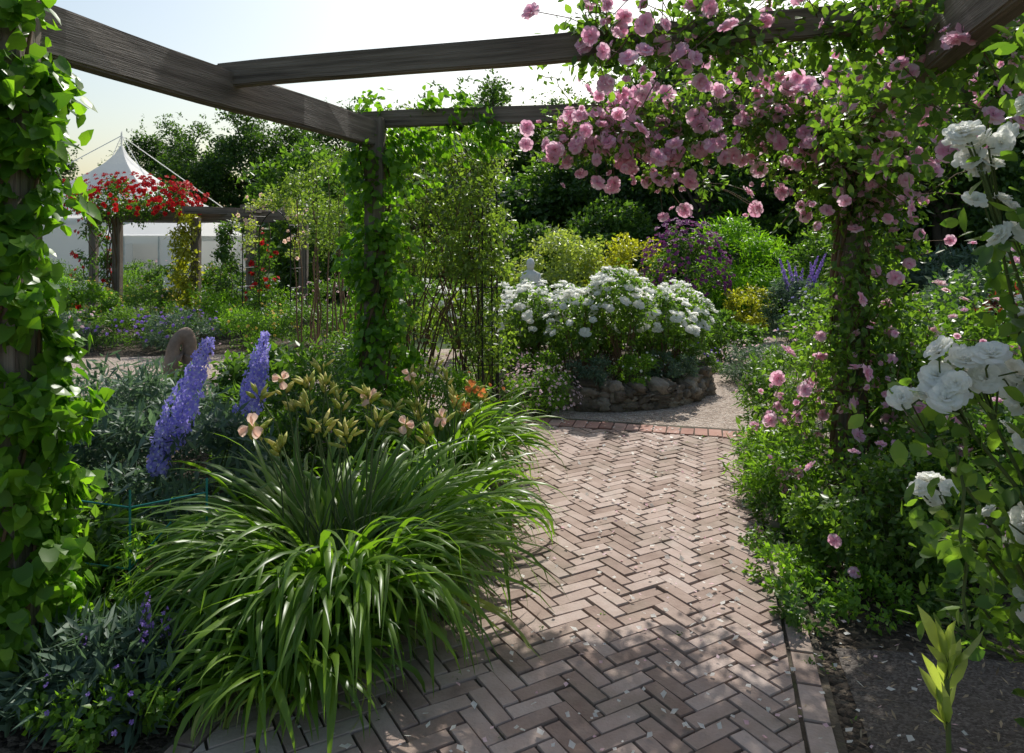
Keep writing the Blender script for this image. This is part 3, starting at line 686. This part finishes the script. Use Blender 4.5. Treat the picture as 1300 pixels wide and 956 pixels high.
for (x,y) in [(.2,7.75),(.65,7.5),(1.15,7.5),(1.6,7.75),(0,8.3),(.5,8.1),(1.0,8.1),(1.5,8.2),(1.9,8.4),(.3,8.8),(.9,8.8),(1.5,8.85),(1.95,8.95),(.1,9.2),(.6,9.4),(1.3,9.4)]:
    rosebush((x+rng.normal()*.05,y+rng.normal()*.05),1.08+rng.normal()*.09,.31,int(rng.integers(40,58)))
for (x,y) in [(-.7,9.8),(-1.2,10.3),(-.3,10.4)]: rosebush((x,y),1.0,.35,34)
for (x,y,r,m_,f) in [(.3,7.2,.3,'fresh','palepink'),(.75,7.12,.28,'glauc',None),(1.2,7.2,.3,'fresh','white'),(1.6,7.45,.3,'glauc',None),(1.95,7.85,.28,'mid','violet')]:
    plant('leafy_perennial',(x,y,.34),(r,.2,.2),1900,.04,m_,[(f,26,.014,ROSE_LO)] if f else None,K=30,cr=.25,T=NARROW,stems=5)
plant('pink_flowered_perennial',(.25,6.75,.2),(.38,.26,.28),3200,.035,'fresh',[('palepink',260,.016,[FLORET])],K=40,cr=.25,T=NARROW)
plant('pink_flowered_perennial',(-.15,7.2,.25),(.5,.3,.38),3200,.04,'fresh',[('pink',150,.015,[FLORET])],K=40,cr=.25,T=NARROW)
plant('leafy_perennial',(2.75,8.3,.2),(.45,.5,.3),2800,.05,'glauc',[('palepink',90,.014,[FLORET])],K=40,cr=.25,T=NARROW)
plant('leafy_perennial',(2.75,9.7,.3),(.55,.5,.4),2800,.06,'mid',None,K=40,cr=.25)
plant('leafy_perennial',(2.6,6.9,.25),(.3,.5,.35),2800,.05,'mid',[('palepink',60,.015,[FLORET])],K=40,cr=.25,T=NARROW)
plant('leafy_perennial',(3.5,7.8,.5),(.6,.6,.6),3500,.06,'fresh',[('white',30,.02,ROSE_LO)],K=40,cr=.25)
plant('variegated_shrub',(.9,14.0,.9),(1.2,.9,1.0),7000,.075,'gold',K=60,cr=.25)
plant('golden_shrub',(2.1,13.4,.8),(.95,.8,.95),6500,.065,'yellow',K=60,cr=.25)
plant('variegated_shrub',(-.9,14.5,.8),(1.0,.8,1.0),5000,.075,'mid',K=60,cr=.25)
plant('purple_clematis',(2.95,12.6,.95),(.75,.6,1.0),6500,.06,'mid',[('purple',420,.045,ROSE_LO)],K=60,cr=.25)
plant('lime_shrub',(4.3,13.8,1.0),(1.1,.9,1.15),7500,.11,'lime',K=50,cr=.28,T=NARROW)
plant('golden_shrub',(3.8,11.9,.45),(.5,.4,.5),3000,.05,'yellow',K=40,cr=.25)
plant('evergreen_shrub',(5.9,13.2,.9),(1.1,.9,1.1),6500,.08,'mid',K=60,cr=.25)
plant('leafy_perennial',(4.4,9.9,.5),(.8,.6,.6),4500,.06,'mid',[('blue',50,.02,[FLORET])],K=50,cr=.25)
plant('leafy_perennial',(5.9,9.6,.6),(.8,.6,.75),4500,.12,'glauc',None,K=40,cr=.3,T=NARROW)
plant('leafy_perennial',(7.4,12.6,.7),(1.0,.7,.9),4500,.14,'glauc',None,K=40,cr=.3,T=NARROW)
plant('bronze_shrub',(6.3,8.9,.7),(.6,.6,.75),4500,.09,'bronze',None,K=50,cr=.25)
plant('evergreen_shrub',(9,11.5,1.2),(1.4,1,1.4),6500,.09,'mid',K=60,cr=.25)
delph('delphinium',[((4.2+rng.uniform(0,.7),11.6+rng.normal()*.2,0),(4.2+.12*k,11.6,1.2+rng.uniform(-.15,.2)),.6,.035) for k in range(7)],'violet',((4.5,11.6,.5),(.5,.3,.5)),.024)
# ------------------------------------------------------------------ statue
st=empty('stone_statue',(.28,11.2,0))
st.scale=(1.0,1.0,1.0)
def lathe(name,prof,mat,parent,seg=28,sx=1,sy=1,off=(0,0,0),sq=0):
    mb=MB(); a=np.linspace(0,2*math.pi,seg,endpoint=False); V=[]
    c,s=np.cos(a),np.sin(a)
    if sq: k=np.maximum(abs(c),abs(s)); k=k*(sq)+(1-sq); c=c/k; s=s/k
    for r,z in prof: V.append(np.column_stack([off[0]+r*c*sx,off[1]+r*s*sy,0*a+z+off[2]]))
    n=len(prof); F=[[i*seg+k,i*seg+(k+1)%seg,(i+1)*seg+(k+1)%seg,(i+1)*seg+k] for i in range(n-1) for k in range(seg)]
    mb.add(np.vstack(V),F,0); return mb.build(name,[mat],parent=parent)
lathe('plinth',[(.2,0),(.2,.08),(.15,.1),(.13,.72),(.16,.76),(.17,.8),(.001,.8)],M['statue'],st,40,sq=.9)
lathe('torso',[(.10,.79),(.13,.85),(.12,.95),(.13,1.05),(.12,1.1),(.05,1.14),(.04,1.16)],M['statue'],st,28,1,.7)
lathe('head',[(.001,1.13),(.045,1.15),(.06,1.2),(.062,1.25),(.045,1.3),(.001,1.325)],M['statue'],st,24,1,1.1)
lathe('arm_left',[(.001,.82),(.035,.84),(.036,1.0),(.03,1.08),(.001,1.1)],M['statue'],st,14,off=(-.125,0,0))
lathe('arm_right',[(.001,.82),(.035,.84),(.036,1.0),(.03,1.08),(.001,1.1)],M['statue'],st,14,off=(.125,0,0))
mb=MB(); nu,nv=36,14
U=np.linspace(0,2*math.pi,nu,endpoint=False); Vv=np.linspace(0,2*math.pi,nv,endpoint=False)
V=[]
for u_ in U:
    rad=.105; tk=.07+.02*math.sin(u_*2+1)+(.04 if math.sin(u_)<-.3 else 0)
    for v_ in Vv:
        rr=rad+tk*math.cos(v_); V.append([rr*math.cos(u_)*.85,tk*1.1*math.sin(v_),.32+rr*math.sin(u_)*1.85])
F=[[i*nv+k,((i+1)%nu)*nv+k,((i+1)%nu)*nv+(k+1)%nv,i*nv+(k+1)%nv] for i in range(nu) for k in range(nv)]
mb.add(np.array(V),F,0); o=mb.build('stone_sculpture',[M['brownstone']],loc=(-3.8,8.4,0)); o.rotation_euler=(0,.12,.75)
# ------------------------------------------------------------------ far garden on the left
rng=np.random.default_rng(101)
cfg=[(-7.6,11.2,.8,'fresh','palepink'),(-6.5,10.7,.6,'glauc','palepink'),(-5.6,10.8,.6,'mid','violet'),(-4.7,10.6,.6,'glauc','violet'),(-3.8,10.9,.65,'fresh','yel'),(-3.0,10.9,.7,'mid',None),(-2.3,11.2,.8,'fresh',None),
     (-7.2,12.4,.9,'fresh','yel'),(-6.1,12.1,.85,'mid','yel'),(-5.0,12.0,.85,'lime',None),(-4.1,12.3,.9,'fresh','white'),(-3.1,12.8,1.0,'mid','palepink'),(-2.1,13.0,1.0,'lime',None),(-1.2,12.4,.95,'mid',None),
     (-8.5,13.5,1.0,'lime',None),(-9.5,12,.8,'mid',None),(-6.6,14.3,1.15,'mid','palepink'),(-5.6,14.5,1.1,'mid','yel'),(-4.2,15,1.1,'fresh','blue'),(-2.8,15.,1.3,'mid',None),(-7.5,15,1.1,'fresh',None),(-9.5,15.5,1.2,'mid',None),(-1.9,9.9,.45,'fresh','yel'),(-8.2,9.9,.4,'mid',None),
     (-11,17,1.2,'fresh',None),(-9,18,1.1,'mid',None),(-7,18,1.1,'lime',None),(-5,18.5,1.3,'mid',None)]
for (x,y,h,m_,f) in cfg:
    plant('leafy_perennial',(x,y,h*.5),(.62,.5,h*.55),2600,.065,m_,[(f,45,.028,ROSE_LO)] if f else None,K=36,cr=.26,T=NARROW if rng.random()<.6 else LEAF,stems=6)
pg2=empty('timber_pergola')
for (x,y) in [(-7.15,13.4),(-5.6,13.1),(-4.55,12.9),(-3.75,13.3),(-8.6,15.2)]:
    beam('post',(x,y,-.1),(x,y,1.98),.14,.14,pg2)
beam('beam_front',(-7.7,13.42,2.02),(-3.5,13.3,2.02),.09,.16,pg2)
beam('beam_mid',(-5.65,12.7,2.1),(-3.5,15.4,2.1),.09,.13,pg2); beam('beam_side',(-4.6,12.6,2.12),(-4.3,16,2.12),.09,.13,pg2)
beam('beam_back',(-8.7,15.2,2.0),(-4.2,15.1,2.0),.09,.14,pg2)
mb=MB(); C=ell_centers((-6.75,13.2,2.25),(1.15,.6,.36),60,.2); clumped(mb,C,.18,4600,.06,1)
P,D=surfpts((-6.75,13.15,2.27),(1.22,.6,.43),420,-.5); P+=rng.normal(size=P.shape)*.06; flowers(mb,P,norm(D+[0,-.5,.3]),.050,2,ROSE_LO)
for k in range(5): z=np.linspace(0,2.1,8); tube(mb,np.column_stack([-7.2+.08*np.sin(z*3+k),13.3+.08*np.cos(z*3+k),z]),.012,0,5)
mb.build('red_climbing_rose',[M['cane'],M['rose'],M['red']])
climber('golden_hop_climber',(-5.75,13.0,0.3),(-5.75,13.0,2.1),.16,40,2600,.07,'yellow',LEAF,.13,3)
climber('ivy_climber',(-4.98,12.9,0),(-4.98,12.9,1.9),.13,40,2200,.06,'mid',LEAF,.12,3)
climber('red_climbing_rose',(-4.35,12.8,0.2),(-4.3,12.8,1.9),.16,30,1200,.06,'rose',LEAF,.12,3,fl=[('red',55,.05,ROSE_LO,None)])
climber('red_climbing_rose',(-7.5,13.2,.4),(-7.4,13.2,2.0),.22,30,1400,.06,'rose',LEAF,.13,3,fl=[('red',50,.05,ROSE_LO,None)])
arch('iron_rose_arch',(-4.2,11.9),(-3.35,11.6),2.1)
C=[(-3.8+.45*math.cos(t)+rng.normal()*.06,11.75+rng.normal()*.15,1.7+.55*math.sin(t)+rng.normal()*.06) for t in np.linspace(-.6,3.6,40)]
mb=MB(); clumped(mb,C,.10,1300,.05,0); P=np.array(C)+rng.normal(size=(40,3))*.1; flowers(mb,P,norm(rdir(40)+[0,-1,.5]),.04,1,ROSE_LO)
mb.build('yellow_climbing_rose',[M['gold'],M['peach']])
mb=MB(); C=[(-2.75+rng.normal()*.25,10.2+rng.normal()*.2,1.6+rng.uniform(0,1.0)) for _ in range(30)]+[(-1.9+rng.normal()*.35,9.2+rng.normal()*.3,1.5+rng.uniform(0,1.1)) for _ in range(50)]
clumped(mb,C,.17,5200,.05,1)
for k in range(24):
    q=C[int(rng.integers(0,80))]; tube(mb,curve((q[0]*.9-.25,q[1],0),q,6,.1,.03),np.linspace(.012,.004,6),0,4)
mb.build('climbing_rose',[M['cane'],M['twig']])
# marquee
mq=empty('marquee_tent',(-13.2,25,0))
def quadmesh(name,V,F,mat,parent):
    mb=MB(); mb.add(V,F,0); return mb.build(name,[mat],False,parent=parent)
V=[];F=[]; ns=9; e=2.9
for i in range(ns):
    t=i/(ns-1); h=e*(1-t)**1.55+.04; z=2.25+2.45*t
    V+=[[-h,-h,z],[0,-h*.97,z-.02],[h,-h,z],[h*.97,0,z],[h,h,z],[0,h*.97,z],[-h,h,z],[-h*.97,0,z]]
for i in range(ns-1):
    for k in range(8): F.append([i*8+k,i*8+(k+1)%8,(i+1)*8+(k+1)%8,(i+1)*8+k])
quadmesh('roof',np.array(V),F,M['canvas'],mq)
quadmesh('walls',np.array([[-e,-e,0],[e,-e,0],[e,e,0],[-e,e,0],[-e,-e,2.25],[e,-e,2.25],[e,e,2.25],[-e,e,2.25]])*[.99,.99,1],[[0,1,5,4],[1,2,6,5],[2,3,7,6],[3,0,4,7]],M['canvas'],mq)
quadmesh('valance',np.array([[-e,-e,2.0],[e,-e,2.0],[e,-e,2.28],[-e,-e,2.28]])*[1.01,1.01,1],[[0,1,2,3]],M['canvas'],mq)
mb=MB(); tube(mb,[(0,0,4.5),(0,0,5.2)],.03,0,6)
for s in ((-1,-1),(1,-1),(1,1),(-1,1)): tube(mb,[(0,0,5.05),(s[0]*e,s[1]*e,2.3)],.015,0,4); tube(mb,[(s[0]*e,s[1]*e,0),(s[0]*e,s[1]*e,2.25)],.04,0,6)
mb.build('poles',[M['canvas']],parent=mq)
m2=empty('marquee_tent',(-10.0,22,0))
hx=1.35
V=np.array([[-hx,-2,0],[hx,-2,0],[hx,2,0],[-hx,2,0],[-hx,-2,1.7],[hx,-2,1.7],[hx,2,1.7],[-hx,2,1.7],[-hx+.4,0,2.15],[hx-.4,0,2.15]])
quadmesh('walls',V[:8],[[1,2,6,5],[2,3,7,6],[3,0,4,7]],M['canvas'],m2)
quadmesh('front_walls',np.array([[-hx,-2,0],[-.45,-2,0],[-.45,-2,1.7],[-hx,-2,1.7],[.45,-2,0],[hx,-2,0],[hx,-2,1.7],[.45,-2,1.7],[-.45,-2,1.45],[.45,-2,1.45],[.45,-2,1.7],[-.45,-2,1.7]]),[[0,1,2,3],[4,5,6,7],[8,9,10,11]],M['canvas'],m2)
mb=MB(); Rf=V*[1.03,1.03,1]; Rf[4:8,2]=1.66; mb.add(Rf,[[4,5,9,8],[6,7,8,9]],0); mb.add(Rf,[[5,6,9],[7,4,8]],0); mb.build('roof',[M['canvas']],False,parent=m2)
mb=MB()
for x in (-hx,-.47,.47,hx): tube(mb,[(x,-2.05,0),(x,-2.05,1.65)],.02,0,6)
mb.build('frame_poles',[M['statue']],parent=m2)
